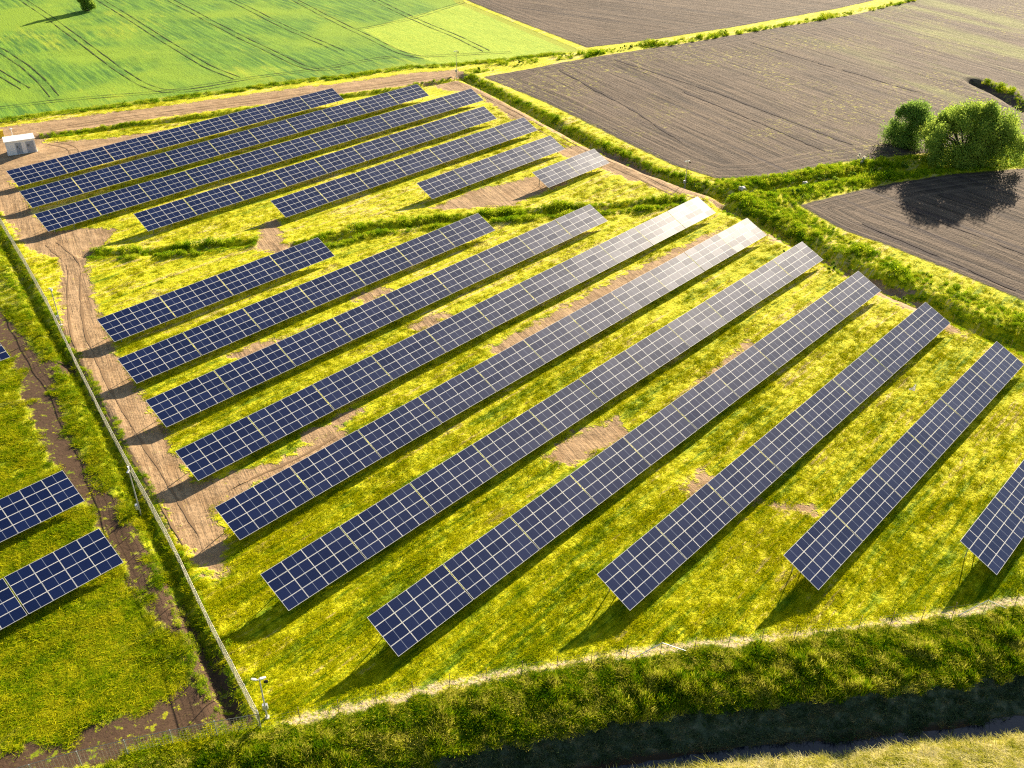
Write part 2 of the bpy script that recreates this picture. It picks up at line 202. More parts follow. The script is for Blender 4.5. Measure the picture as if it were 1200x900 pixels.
def meadow(N): x = N.n('ShaderNodeGroup'); x.node_tree = grp; return x.outputs[0]

# ---- the ground
gm, nt, bs = mat('ground'); N = NT(nt); P_ = N.pos()
edge = N.math('MULTIPLY', N.math('SUBTRACT', N.noise(P_, .55, 4, .65), .5), 5.5)
edge2 = N.math('MULTIPLY', N.math('SUBTRACT', N.noise(P_, 1.7, 3, .7), .5), 2.2)
def mk(name, amp=1.0, soft=.25, bias=0.):
    v_ = N.math('MULTIPLY_ADD', edge, .45*amp, N.attr(name)); v_ = N.math('MULTIPLY_ADD', edge2, .5*amp, v_); return N.step(v_, bias-soft, bias+soft)
fine = N.noise(P_, 2.8, 5, .75); mid = N.noise(P_, .35, 4, .6); big = N.noise(P_, .03, 3, .55)
col = meadow(N)
# west block: lusher, greener
wst = N.step(N.attr('west'), 0, 1.5)
wn = N.noise(N.rot(P_, AZ, .25, .8), 1., 4, .7)
col = N.mix(N.math('MULTIPLY', wst, .55), col, N.ramp(wn, [(.3, (.05, .12, .003)), (.5, (.16, .25, .004)), (.66, (.44, .40, .01))]))
# bare tan dirt
dtp = N.step(N.attr('dtop'), -.5, .5)
rutm = N.mix(dtp, N.noise(N.rot(P_, math.radians(-62), .07, 1.1), 1., 5, .7), N.noise(N.rot(P_, math.radians(29), .05, 1.0), 1., 5, .7))
rx = N.n('ShaderNodeSeparateColor'); N.l(rutm, rx.inputs[0]); rut = N.step(N.math('MULTIPLY_ADD', N.noise(P_, .5, 5, .7), .45, N.math('MULTIPLY', rx.outputs[0], .55)), .36, .62)
tan = N.mix(rut, (.17, .105, .052), (.43, .285, .155)); tan = N.mix(N.math('MULTIPLY', N.step(fine, .42, .62), .55), tan, (.48, .33, .18)); tan = N.mix(N.math('MULTIPLY', N.step(N.noise(P_, .9, 6, .8), .52, .66), .5), tan, (.20, .12, .06))
tan = N.mix(N.math('MULTIPLY', N.step(mid, .48, .68), .7), tan, (.27, .165, .08))
dm = mk('dirt', 1.9, .35); weeds = N.step(N.noise(P_, .8, 5, .75), .63, .70)
dmw = N.math('MULTIPLY', dm, N.math('SUBTRACT', 1.0, N.math('MULTIPLY', weeds, .75)))
col = N.mix(dmw, col, tan)
# dark brown soil strips
br = N.mix(fine, (.045, .026, .014), (.13, .078, .045))
sm = mk('soil', 1.2, .35); sw = N.step(N.noise(P_, .75, 5, .75), .55, .62); smw = N.math('MULTIPLY', sm, N.math('SUBTRACT', 1., N.math('MULTIPLY', sw, .8)))
col = N.mix(smw, col, br)
# pale worn path along the south-east fence
pm = mk('path', .8, .35); col = N.mix(N.math('MULTIPLY', pm, N.step(fine, .36, .56)), col, (.60, .46, .27))
# bank: rough grass, bare lower slope
bk = N.step(N.attr('bank'), .0, .5); bc = N.ramp(N.noise(P_, 1.2, 5, .7), [(.3, (.03, .07, .004)), (.5, (.09, .15, .006)), (.7, (.24, .24, .01))]); col = N.mix(bk, col, bc)
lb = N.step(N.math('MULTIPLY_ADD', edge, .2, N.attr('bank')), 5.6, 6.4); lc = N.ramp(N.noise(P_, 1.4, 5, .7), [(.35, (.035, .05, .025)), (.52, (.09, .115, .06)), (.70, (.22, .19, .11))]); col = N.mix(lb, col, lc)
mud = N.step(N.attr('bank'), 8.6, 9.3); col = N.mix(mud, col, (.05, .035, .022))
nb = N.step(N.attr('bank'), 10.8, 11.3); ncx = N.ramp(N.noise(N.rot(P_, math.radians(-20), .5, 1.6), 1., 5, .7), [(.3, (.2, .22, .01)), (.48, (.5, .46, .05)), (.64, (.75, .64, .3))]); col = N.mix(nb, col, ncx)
# crop
CR = math.radians(-53)
cl = N.noise(N.rot(P_, CR, .07, 1.0), 1., 4, .6); cfine = N.noise(N.rot(P_, CR, .5, 2.2), 1., 4, .7)
cc = N.mix(N.step(cl, .33, .66), (.05, .145, .014), (.16, .31, .018)); cc = N.mix(N.step(big, .45, .62), cc, (.20, .32, .015)); cc = N.mix(N.math('MULTIPLY', N.step(cfine, .5, .8), .6), cc, (.05, .11, .03))
yel = N.step(N.math('ADD', N.noise(N.rot(P_, CR, .03, .08), 1., 6, .75), N.math('MULTIPLY', cl, .35)), .70, .90); cc = N.mix(N.math('MULTIPLY', yel, .45), cc, (.42, .45, .02))
lm = mk('lime', .5, .5); lime = N.mix(N.step(cfine, .3, .7), (.24, .36, .015), (.42, .50, .04)); lime = N.mix(N.math('MULTIPLY', N.step(cl, .45, .6), .4), lime, (.20, .34, .02)); cc = N.mix(lm, cc, lime)
cm = mk('crop', .35, .3); rim = N.math('SUBTRACT', cm, N.step(N.math('MULTIPLY_ADD', edge2, .6, N.attr('crop')), 2.2, 3.4), clamp=True)
cc = N.mix(rim, cc, N.mix(fine, (.16, .24, .01), (.42, .42, .01)))
col = N.mix(cm, col, cc)
# ploughed fields
def wave(az, scale, dist=1.2):
    x = N.n('ShaderNodeTexWave', wave_type='BANDS', bands_direction='Y'); wp = N.n('ShaderNodeVectorMath', operation='MULTIPLY_ADD'); nx_ = N.n('ShaderNodeTexNoise'); N.l(P_, nx_.inputs[0]); nx_.inputs['Scale'].default_value = .018; N.l(nx_.outputs['Color'], wp.inputs[0]); wp.inputs[1].default_value = (9, 9, 0); N.l(P_, wp.inputs[2]); N.l(N.rot(wp.outputs[0], math.radians(az), 1, 1), x.inputs['Vector'])
    x.inputs['Scale'].default_value = scale; x.inputs['Distortion'].default_value = dist; x.inputs['Detail'].default_value = 3; x.inputs['Detail Scale'].default_value = .6; return x.outputs['Fac']
pms = []; pbump = None
for key, az in (('plA', -60), ('plB', -31), ('plC', -54)):
    pm_ = mk(key, .45, .35)
    st = N.noise(N.rot(P_, math.radians(az), .035, .9), 1., 5, .75); st2 = N.noise(N.rot(P_, math.radians(az), .012, .22), 1., 3, .6)
    wv = N.step(N.noise(N.rot(P_, math.radians(az), .02, .42), 1., 4, .7), .42, .58)
    hd = N.step(N.math('MULTIPLY_ADD', edge, .5, N.attr(key)), 6.5, 8.5); cx = N.n('ShaderNodeCombineXYZ'); N.l(N.attr(key), cx.inputs[0]); N.l(N.math('MULTIPLY', mid, .3), cx.inputs[1]); st = N.math('ADD', N.math('MULTIPLY', st, hd), N.math('MULTIPLY', N.noise(cx.outputs[0], 1.3, 4, .7), N.math('SUBTRACT', 1., hd)))
    base = N.mix(N.step(st, .40, .60), (.026, .018, .013), (.160, .115, .078)); base = N.mix(N.math('MULTIPLY', N.step(N.noise(P_, .028, 4, .6), .50, .64), .35), base, (.17, .125, .09)); base = N.mix(N.math('MULTIPLY', N.step(st2, .4, .65), .45), base, (.065, .05, .04)); base = N.mix(N.math('MULTIPLY', wv, .45), base, (.155, .112, .078)); base = N.mix(N.math('MULTIPLY', N.step(N.noise(N.rot(P_, math.radians(az), .006, .55), 1., 3, .6), .60, .66), .75), base, (.045, .034, .036))
    base = N.mix(N.math('MULTIPLY', N.step(N.noise(P_, 1.3, 6, .8), .50, .62), .45), base, (.06, .042, .03)); spk = N.math('MULTIPLY', N.step(N.noise(P_, .7, 6, .85), .54, .60), N.step(N.noise(P_, .035, 4, .65), .455 if key == 'plA' else .60, .60 if key == 'plA' else .74)); base = N.mix(spk, base, (.36, .33, .06))
    if key == 'plA':
        gr = N.step(N.noise(N.rot(P_, math.radians(az), .008, .05), 1., 4, .6), .52, .66); sx = N.n('ShaderNodeSeparateXYZ'); N.l(P_, sx.inputs[0])
        gr = N.math('MULTIPLY', gr, N.step(sx.outputs['X'], 70, 110)); base = N.mix(N.math('MULTIPLY', gr, .8), base, (.21, .22, .06))
    col = N.mix(pm_, col, base); pms.append(pm_)
    hb = N.math('MULTIPLY', N.math('ADD', N.math('MULTIPLY', wv, .10), N.math('MULTIPLY', st, .55)), pm_); pbump = hb if pbump is None else N.math('ADD', pbump, hb)
N.l(col, bs.inputs['Base Color']); bs.inputs['Roughness'].default_value = .95; bs.inputs['Specular IOR Level'].default_value = .15
hgt = N.math('MULTIPLY', N.noise(P_, 2.2, 5, .7), .42)
hgt = N.math('MULTIPLY_ADD', N.noise(N.rot(P_, AZ, .15, 1.6), 1., 4, .6), .30, hgt)
soft = N.math('SUBTRACT', 1., N.math('MULTIPLY', N.math('MAXIMUM', dm, sm), .72)); cropsoft = N.math('SUBTRACT', 1., N.math('MULTIPLY', cm, .6)); hgt = N.math('MULTIPLY', N.math('MULTIPLY', hgt, soft), cropsoft)
hgt = N.math('MULTIPLY_ADD', N.math('MULTIPLY', rut, dm), .09, hgt)
hgt = N.math('MULTIPLY_ADD', N.math('MULTIPLY', cfine, cm), .16, hgt)
hgt = N.math('ADD', hgt, pbump)
bp = N.n('ShaderNodeBump'); bp.inputs['Strength'].default_value = .75; bp.inputs['Distance'].default_value = .8; N.l(hgt, bp.inputs['Height']); N.l(bp.outputs[0], bs.inputs['Normal'])

def leafmat(name, stops, tr=.35, use_meadow=0., nscale=.35, var=.5):
    """thin leaves: diffuse plus light passing through; colour varies by place and by plant"""
    m_, nt, bs = mat(name); N = NT(nt); nt.nodes.remove(bs); P_ = N.pos()
    rnd = N.n('ShaderNodeObjectInfo').outputs['Random']
    v_ = N.math('ADD', N.math('MULTIPLY', N.noise(P_, nscale, 3, .6), .7), N.math('MULTIPLY', rnd, .3)); v_ = N.math('MULTIPLY_ADD', N.noise(P_, 3.1, 2, .6), .35, v_)
    c_ = N.ramp(N.math('ADD', v_, -.17), stops)
    if use_meadow: c_ = N.mix(use_meadow, c_, meadow(N))
    c_ = N.mix(N.math('MULTIPLY', N.math('SUBTRACT', 1., rnd), var), c_, N.mix(.72, c_, (.01, .03, .0)))
    d = N.n('ShaderNodeBsdfDiffuse'); t = N.n('ShaderNodeBsdfTranslucent'); x = N.n('ShaderNodeMixShader'); x.inputs[0].default_value = tr
    N.l(c_, d.inputs[0]); N.l(c_, t.inputs[0]); N.l(d.outputs[0], x.inputs[1]); N.l(t.outputs[0], x.inputs[2])
    out = [q for q in nt.nodes if q.type == 'OUTPUT_MATERIAL'][0]; N.l(x.outputs[0], out.inputs[0]); return m_
M_short = leafmat('short_grass', [(.3, (.10, .19, .003)), (.7, (.42, .46, .006))], .25, .8, .35, .38)
M_west = leafmat('lush_grass', [(.28, (.07, .18, .003)), (.44, (.22, .34, .004)), (.60, (.52, .50, .012))], .32, .2, .35, .4)
M_bank = leafmat('bank_grass', [(.26, (.05, .15, .003)), (.42, (.15, .29, .004)), (.55, (.42, .46, .006)), (.70, (.70, .64, .10))], .38, 0, .5, .6)
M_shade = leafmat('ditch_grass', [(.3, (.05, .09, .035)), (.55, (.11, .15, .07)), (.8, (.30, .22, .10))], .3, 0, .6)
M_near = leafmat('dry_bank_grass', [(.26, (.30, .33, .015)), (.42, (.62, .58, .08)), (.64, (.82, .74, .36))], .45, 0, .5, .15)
M_lush = leafmat('verge_plants', [(.22, (.08, .19, .006)), (.40, (.19, .34, .008)), (.56, (.40, .50, .012)), (.8, (.54, .52, .05))], .42, 0, .3, .3)
M_leaf = leafmat('tree_leaves', [(.25, (.12, .21, .04)), (.5, (.24, .36, .055)), (.75, (.44, .52, .07))], .5, 0, .5, 0)
M_shrub = leafmat('shrub_leaves', [(.25, (.09, .17, .02)), (.5, (.19, .30, .025)), (.75, (.34, .42, .05))], .42, 0, .7, 0)
M_bushy = leafmat('bushy_tree_leaves', [(.25, (.16, .27, .05)), (.5, (.28, .42, .07)), (.75, (.42, .52, .10))], .5, 0, .7, 0)
M_bloss = leafmat('blossom', [(.3, (.5, .45, .36)), (.6, (.8, .74, .62))], .3, 0, 1.)
def simple(name, c_, rough=.6, metal=0., bump=0., var=.0, scale=8., spec=.5):
    m_, nt, bs = mat(name); N = NT(nt); P_ = N.pos(); bs.inputs['Roughness'].default_value = rough; bs.inputs['Metallic'].default_value = metal; bs.inputs['Specular IOR Level'].default_value = spec
    nz = N.noise(P_, scale, 4, .65); c2 = tuple(x*(1-var) for x in c_)
    N.l(N.mix(nz, c2, tuple(min(1, x*(1+var*.6)) for x in c_)), bs.inputs['Base Color'])
    if bump:
        b = N.n('ShaderNodeBump'); b.inputs['Strength'].default_value = bump; b.inputs['Distance'].default_value = .02; N.l(nz, b.inputs['Height']); N.l(b.outputs[0], bs.inputs['Normal'])
    return m_
M_bark = simple('bark', (.09, .065, .045), .9, 0, .5, .3, 5)
M_galv = simple('galvanised_steel', (.50, .52, .54), .5, .6, 0, .2, 3)
M_frame = simple('aluminium_frame', (.80, .78, .74), .55, .0, 0, .06, 2)
M_white = simple('white_paint', (.80, .80, .80), .5, 0, 0, .08, 2)
M_grey = simple('grey_door_paint', (.33, .37, .43), .5, 0, 0, .12, 6)
M_roof = simple('white_roof_sheet', (.84, .82, .78), .5, 0, 0, .07, 1.5)
M_dark = simple('dark_plastic', (.012, .013, .015), .4, 0, 0, .2, 8)
M_yellow = simple('yellow_paint', (.75, .52, .01), .5, 0, 0, .1, 4)
M_conc = simple('pale_concrete', (.62, .58, .52), .85, 0, .4, .25, 4)
M_rust = simple('weathered_post', (.22, .15, .11), .8, .2, 0, .35, 6)
M_wire = simple('fence_wire', (.30, .29, .22), .5, .3, 0, .1, 3)
M_track = simple('bare_shaded_track', (.05, .065, .025), .95, 0, .4, .5, 1.2, .1)  # bare tramline soil, its colour darkened for the shadow inside the crop gaps
M_dtrack = simple('dark_furrow', (.055, .04, .035), .95, 0, .4, .4, 1.2, .1)
wm, nt, bs = mat('ditch_water'); bs.inputs['Base Color'].default_value = (.006, .012, .022, 1); bs.inputs['Roughness'].default_value = .12
N = NT(nt); b = N.n('ShaderNodeBump'); b.inputs['Strength'].default_value = .25; b.inputs['Distance'].default_value = .03; N.l(N.noise(N.pos(), 5, 3), b.inputs['Height']); N.l(b.outputs[0], bs.inputs['Normal'])
# solar glass: dark blue half-cut cells under glass, each panel a little different
M_glass, nt, bs = mat('solar_cells'); N = NT(nt)
tc = N.n('ShaderNodeTexCoord').outputs['Object']; sp = N.n('ShaderNodeSeparateXYZ'); N.l(tc, sp.inputs[0]); rnd = N.n('ShaderNodeObjectInfo').outputs['Random']
def grid(sock, period, width, off=0.):
    q = N.math('FRACT', N.math('ADD', N.math('DIVIDE', sock, period), off)); q = N.math('ABSOLUTE', N.math('SUBTRACT', q, .5)); return N.math('GREATER_THAN', q, .5-width/period/2)
gx = grid(sp.outputs['X'], .0878, .004); gy = grid(sp.outputs['Y'], .1655, .005, .5)
gl = N.math('MAXIMUM', gx, gy); mid_ = N.math('LESS_THAN', N.math('ABSOLUTE', sp.outputs['X']), .018)
cell = N.mix(rnd, (.0015, .0072, .046), (.003, .0115, .066)); cell = N.mix(gl, cell, (.02, .04, .10)); cell = N.mix(mid_, cell, (.26, .29, .36))
N.l(cell, bs.inputs['Base Color']); bs.inputs['IOR'].default_value = 1.5
N.l(N.math('MULTIPLY_ADD', rnd, .035, .268), bs.inputs['Roughness']); bs.inputs['Specular IOR Level'].default_value = .5
bs.inputs['Coat Weight'].default_value = .0

# ---------------------------------------------------------------- terrain
def axis(segs):
    out = [segs[0][0]]
    for a, b, st in segs:
        n = max(1, int(round((b-a)/st))); out += list(np.linspace(a, b, n+1)[1:])
    return np.array(out)
xs = axis([(-3000, -900, 700), (-900, -320, 60), (-320, -140, 1.6), (-140, 120, .55), (120, 330, 1.6), (330, 900, 60), (900, 3000, 700)])
ys = axis([(-600, -40, 70), (-40, 36, 4), (36, 130, .45), (130, 250, .6), (250, 360, 1.3), (360, 520, 8), (520, 1000, 60), (1000, 3500, 600)])
X, Y = np.meshgrid(xs, ys); PG = np.stack([X.ravel(), Y.ravel()], 1)
ZG = height(PG); MG = masks(PG); nx, ny = len(xs), len(ys)
far = (np.abs(PG[:, 0]) > 330) | (PG[:, 1] > 520) | (PG[:, 1] < -40); ZG = np.where(far & (PG[:, 1] > 60), 0, ZG)
ii, jj = np.meshgrid(np.arange(nx-1), np.arange(ny-1)); k0 = (jj*nx+ii).ravel(); QG = np.stack([k0, k0+1, k0+nx+1, k0+nx], 1)
PC = PG[QG].mean(1)
def fm(a): return a[QG].mean(1)
reg = np.zeros(len(QG), int)
reg[fm(MG['dirt']) > 0] = 1; reg[fm(MG['soil']) > 0] = 2; reg[fm(MG['path']) > 0] = 3
reg[fm(MG['bank']) > .3] = 4
reg[fm(MG['crop']) > 0] = 5; reg[fm(MG['plA']) > 0] = 6; reg[fm(MG['plB']) > 0] = 7; reg[fm(MG['plC']) > 0] = 8
names = ['meadow', 'dirt_track', 'bare_soil', 'footpath', 'ditch_bank', 'crop_field', 'ploughed_field', 'ploughed_field', 'ploughed_field']
for rgn, nm in enumerate(names):
    q = QG[reg == rgn]
    if len(q) == 0: continue
    used, inv = np.unique(q, return_inverse=True); V = np.stack([PG[used, 0], PG[used, 1], ZG[used]], 1)
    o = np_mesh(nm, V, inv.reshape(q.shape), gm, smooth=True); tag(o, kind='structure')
    for k in MG:
        a = o.data.attributes.new(k, 'FLOAT', 'POINT'); a.data.foreach_set('value', MG[k][used].astype(np.float32))
# water at the bottom of the ditch, a puddle in the meadow
cr = np.array(LINE['crest']); nr = []
for i in range(len(cr)):
    a = cr[max(0, i-1)]; b = cr[min(len(cr)-1, i+1)]; d = (b-a)/np.linalg.norm(b-a); nr.append((d[1], -d[0]))
nr = np.array(nr)
V = []; 
for w_ in (7.6, 11.3): V += [(x, y, -2.42) for x, y in cr+nr*w_]
n = len(cr); tag(np_mesh('ditch_water', np.array(V), np.array([(i, n+i, n+i+1, i+1) for i in range(n-1)]), wm), kind='structure')
def ribbon(name, pts, width, material, lift=.03, parent=None, wob=.15):
    pts = np.array(pts, float); res = [pts[0]]
    for a, b in zip(pts[:-1], pts[1:]):
        L = np.linalg.norm(b-a); k = max(1, int(L/1.5)); res += [a+(b-a)*t for t in np.linspace(0, 1, k+1)[1:]]
    p_ = np.array(res)
    for _ in range(3): p_[1:-1] = (p_[:-2]+2*p_[1:-1]+p_[2:])/4
    d = np.gradient(p_, axis=0); d /= np.linalg.norm(d, axis=1)[:, None]+1e-9; nn = np.stack([-d[:, 1], d[:, 0]], 1)
    wd = width*(1+wob*(vnoise(p_, .6, 9)-.5)*3)[:, None]/2; A = p_+nn*wd; B = p_-nn*wd
    V = np.concatenate([np.c_[A, height(A)+lift], np.c_[B, height(B)+lift]]); k = len(p_)
    return np_mesh(name, V, np.array([(k+i, k+i+1, i+1, i) for i in range(k-1)]), material, parent)
V, Q = [], []
M_rut = simple('dark_rut', (.25, .16, .085), .95, 0, .4, .35, 1.5, .1)
def offset(pts, o):
    p_ = np.array(pts); d = np.gradient(p_, axis=0); d /= np.linalg.norm(d, axis=1)[:, None]; return p_+np.stack([-d[:, 1], d[:, 0]], 1)*o
for k, pts in TRAM.items():
    for s_ in ((-.95, .95) if k not in 'gi' else (0, 1.6)):
        tag(ribbon('wheel_track', offset(pts, s_), (.2 if k not in 'gi' else .16), M_track, .06, wob=.5), kind='structure')

for pts in FURROW.values(): tag(ribbon('dark_furrow', pts, .45, M_dtrack, .05, wob=1.0), kind='structure')
for k, pts in RUTS.items():
    for s_ in (-.85, .85): tag(ribbon('wheel_track', offset(pts, s_), (.2), M_rut, .03, wob=1.1), kind='structure')

# ---------------------------------------------------------------- plants that nobody could count
protos = bpy.data.collections.new('plant_shapes')
def blades(name, n, rad, wid, lean, material, seed, hvar=.5, seg=2):
    r = np.random.default_rng(seed); V = []; Q = []
    for i in range(n):
        t = r.random()*6.283; q = rad*math.sqrt(r.random()); bx, by = q*math.cos(t), q*math.sin(t); h = 1-hvar*r.random()
        la = r.random()*6.283; ln = lean*(.4+r.random()); ta = r.random()*6.283; wx, wy = math.cos(ta)*wid/2, math.sin(ta)*wid/2; k = len(V)
        for j in range(seg+1):
            u = j/seg; ww = (1-u*.8); cx = bx+math.cos(la)*ln*u*u; cy = by+math.sin(la)*ln*u*u; V += [(cx-wx*ww, cy-wy*ww, h*u*(1-.15*u)), (cx+wx*ww, cy+wy*ww, h*u*(1-.15*u))]
        for j in range(seg): Q.append((k+2*j, k+2*j+1, k+2*j+3, k+2*j+2))
    return np_mesh(name, np.array(V), np.array(Q), material, do_link=False)
def leaves(n, cen, rad, size, seed, shell=.5):
    """n leaf-shaped faces spread through an ellipsoid's volume, denser towards its outside"""
    r = np.random.default_rng(seed); d = r.normal(size=(n, 3)); d /= np.linalg.norm(d, axis=1)[:, None]; q = (shell+(1-shell)*r.random(n)**.6)*(1+.17*r.normal(size=n))
    c_ = np.array(cen)+d*q[:, None]*np.array(rad); a = r.normal(size=(n, 3)); a /= np.linalg.norm(a, axis=1)[:, None]; b = np.cross(a, r.normal(size=(n, 3))); b /= np.linalg.norm(b, axis=1)[:, None]
    s_ = (size*(.6+.8*r.random(n)))[:, None]; V = np.stack([c_-a*s_*.5, c_+b*s_*.32, c_+a*s_*.5, c_-b*s_*.32], 1).reshape(-1, 3)
    return V, np.arange(4*n).reshape(n, 4)
def leafy(name, n, material, seed, size=.16):
    V, Q = leaves(n, (0, 0, .42), (.55, .55, .5), size, seed, .35); V[:, 2] = np.abs(V[:, 2]); return np_mesh(name, V, Q, material, do_link=False)
def scatter(name, P, H, W, shapes, label, cat):
    """one object: points carrying plant shapes"""
    col_ = bpy.data.collections.new(name+'_shapes')
    for s_ in shapes: col_.objects.link(s_)
    n = len(P); me = bpy.data.meshes.new(name); me.vertices.add(n); z = height(P)
    me.vertices.foreach_set('co', np.c_[P, z-.02].astype(np.float32).ravel())
    a = me.attributes.new('scl', 'FLOAT_VECTOR', 'POINT'); a.data.foreach_set('vector', np.c_[W, W, H].astype(np.float32).ravel())
    a = me.attributes.new('spin', 'FLOAT_VECTOR', 'POINT'); a.data.foreach_set('vector', np.c_[(rng.random(n)-.5)*.25, (rng.random(n)-.5)*.25, rng.random(n)*6.28].astype(np.float32).ravel())
    a = me.attributes.new('pick', 'INT', 'POINT'); a.data.foreach_set('value', rng.integers(0, len(shapes), n).astype(np.int32))
    o = link(name, me); tag(o, label, cat, kind='stuff')
    ng = bpy.data.node_groups.new(name, 'GeometryNodeTree'); ng.interface.new_socket('Geometry', in_out='INPUT', socket_type='NodeSocketGeometry'); ng.interface.new_socket('Geometry', in_out='OUTPUT', socket_type='NodeSocketGeometry')
    A = NT(ng); gi = A.n('NodeGroupInput'); go = A.n('NodeGroupOutput'); ip = A.n('GeometryNodeInstanceOnPoints'); ci = A.n('GeometryNodeCollectionInfo'); ci.inputs[0].default_value = col_; ci.inputs[1].default_value = True; ci.inputs[2].default_value = True
    def na(nm, t): x = A.n('GeometryNodeInputNamedAttribute', data_type=t); x.inputs[0].default_value = nm; return x.outputs[0]
    A.l(gi.outputs[0], ip.inputs['Points']); A.l(ci.outputs[0], ip.inputs['Instance']); ip.inputs['Pick Instance'].default_value = True
    A.l(na('pick', 'INT'), ip.inputs['Instance Index']); A.l(na('scl', 'FLOAT_VECTOR'), ip.inputs['Scale'])
    e2r = A.n('FunctionNodeEulerToRotation'); A.l(na('spin', 'FLOAT_VECTOR'), e2r.inputs[0]); A.l(e2r.outputs[0], ip.inputs['Rotation']); A.l(ip.outputs[0], go.inputs[0])
    md = o.modifiers.new('plants', 'NODES'); md.node_group = ng; return o
def rand_in(x0, x1, y0, y1, dens): n = int((x1-x0)*(y1-y0)*dens); return np.c_[rng.uniform(x0, x1, n), rng.uniform(y0, y1, n)]
def inview(P, pad=60):
    d = np.c_[P, np.zeros(len(P))]-np.array([0, 0, 62.95]); zf = d@np.array(F); xx = 600+f_px*(d@np.array(R2))/zf; yy_ = 450-f_px*(d@np.array(U2))/zf
    return (xx > -pad) & (xx < 1200+pad) & (yy_ > -pad) & (yy_ < 900+pad)
def seg_near(P, names_, r):
    m_ = np.ones(len(P), bool)
    for k in names_: m_ &= seg_dist(P, LINE[k])[0] > r
    return m_
sh_short = [blades('tuft', 26, .42, .055, .35, M_short, i) for i in range(5)]
sh_west = [blades('tuft', 30, .42, .06, .35, M_west, 20+i) for i in range(5)]
sh_bank = [blades('tuft', 34, .38, .06, .30, M_bank, 40+i) for i in range(6)]
sh_shade = [blades('tuft', 26, .40, .06, .40, M_shade, 60+i) for i in range(4)]
sh_near = [blades('tuft', 26, .45, .07, .6, M_near, 70+i) for i in range(4)]
sh_lush = [leafy('clump', 110, M_lush, 80+i) for i in range(4)] + [blades('tuft', 40, .40, .07, .3, M_lush, 90+i) for i in range(3)]
# the meadow: thicker near the camera
P = np.concatenate([rand_in(-75, 75, 40, 75, 7), rand_in(-100, 90, 75, 110, 4), rand_in(-115, 80, 110, 205, 1.6)])
P = P[inview(P)]; Mk = masks(P); nz = vnoise(P, .5, 31)*3.0-1.5 + (vnoise(P, 1.7, 32)-.5)*1.6
keep = (Mk['dirt']+nz*.7 < -.3) & (Mk['soil']+nz*.8 < -.1) & (Mk['path'] < -.2) & (Mk['crop'] < -.5) & (Mk['plA'] < -.6) & (Mk['plB'] < -.6) & (Mk['plC'] < -.6) & (Mk['bank'] < .3)
lush = Mk['west'] > .3
q = keep & ~lush; PP = P[q]; RT = np.c_[(PP@np.array([math.cos(AZ), math.sin(AZ)]))*.18, (PP@np.array([-math.sin(AZ), math.cos(AZ)]))*1.5]; hh = .04+.19*(.3+vnoise(PP, .35, 33))*vnoise(RT, 1., 34)*1.5
scatter('meadow_grass', PP, hh, .8+.6*rng.random(len(PP)), sh_short, 'yellow green mown meadow grass between the solar rows', 'grass')
q = keep & lush; PP = P[q]; PP = np.concatenate([PP, PP+rng.normal(size=PP.shape)*.35]); hh = .10+.26*vnoise(PP, .3, 35)*vnoise(PP, 1.1, 36)*2
scatter('lush_grass', PP, hh, .9+.6*rng.random(len(PP)), sh_west, 'taller bright green grass west of the long fence', 'grass')
# the south bank
P = rand_in(-75, 75, 25, 75, 16); P = P[inview(P, 120)]; B = masks(P)['bank']+(vnoise(P, .7, 41)-.5)*1.0
q = (B > .1) & (B < 6.4); PP = P[q]; bb = B[q]; hh = (.28+.75*vnoise(PP, .55, 42)*vnoise(PP, 1.9, 43)*1.7)*np.clip(.45+bb*.25, 0, 1.1)
scatter('bank_grass', PP, hh, .7+.5*rng.random(len(PP)), sh_bank, 'tall rough grass with yellow tips on the slope above the water ditch', 'grass')
q = (B > 6.2) & (B < 9.3) & (rng.random(len(P)) < .5); PP = P[q]
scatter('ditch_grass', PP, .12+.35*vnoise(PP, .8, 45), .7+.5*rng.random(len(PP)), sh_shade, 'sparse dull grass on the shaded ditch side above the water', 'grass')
q = (B > 10.9) & (B < 24) & (rng.random(len(P)) < .7); PP = P[q]
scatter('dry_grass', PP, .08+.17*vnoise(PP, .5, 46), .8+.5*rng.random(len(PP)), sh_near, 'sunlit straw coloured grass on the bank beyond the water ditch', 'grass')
# plants along the ditches: (line, from, to offset (+ = left of travel), height, density, patchiness)
bands = [('dNE', .7, 2.6, .7, 3.4, 0), ('dNE', -1.7, -.9, .3, 1, .4), ('dE', 1.0, 8.0, .85, 2.6, 0), ('dE', -2.6, -1.0, .5, 2.2, 0), ('dMid1', .5, 1.7, .75, 5, 0), ('dMid1', -2.0, -.6, .55, 5, 0), ('dMid2', .6, 2.3, .95, 4.5, 0), ('dMid2', -2.6, -.8, .6, 5, 0),
         ('dTop', .6, 1.7, .55, 4, 0), ('dTop', -1.5, -.6, .4, 4, 0), ('dBr1', 1.2, 5.2, 1.0, 2.6, 0), ('dBr1', -4.6, -1.2, .95, 2.6, 0), ('hedgeTop', -1.9, 1.9, 1.0, 1.6, .35), ('ditchFar', 1.4, 3.4, .9, 3, 0),
         ('dW', .6, 1.5, .35, 6, 0), ('dW', -1.6, -.6, .35, 5, 0)]
PP, HH = [], []
for k, a, b, h, dn, patch in bands:
    L = np.array(LINE[k]); lo, hi = L.min(0)-9, L.max(0)+9; P = rand_in(max(lo[0], -330), min(hi[0], 260), max(lo[1], 40), min(hi[1], 420), dn); P = P[inview(P, 80)]
    d, s_, al = seg_dist(P, L); e = d*s_+(vnoise(P, .5, 51)-.5)*1.2; m_ = (e > a) & (e < b) & (vnoise(P, .25, 52) > patch) & (al > .3)
    P = P[m_]; PP.append(P); HH.append(h*(.22+1.35*vnoise(P, .33, 53)**1.5)*(.7+.6*rng.random(len(P))))
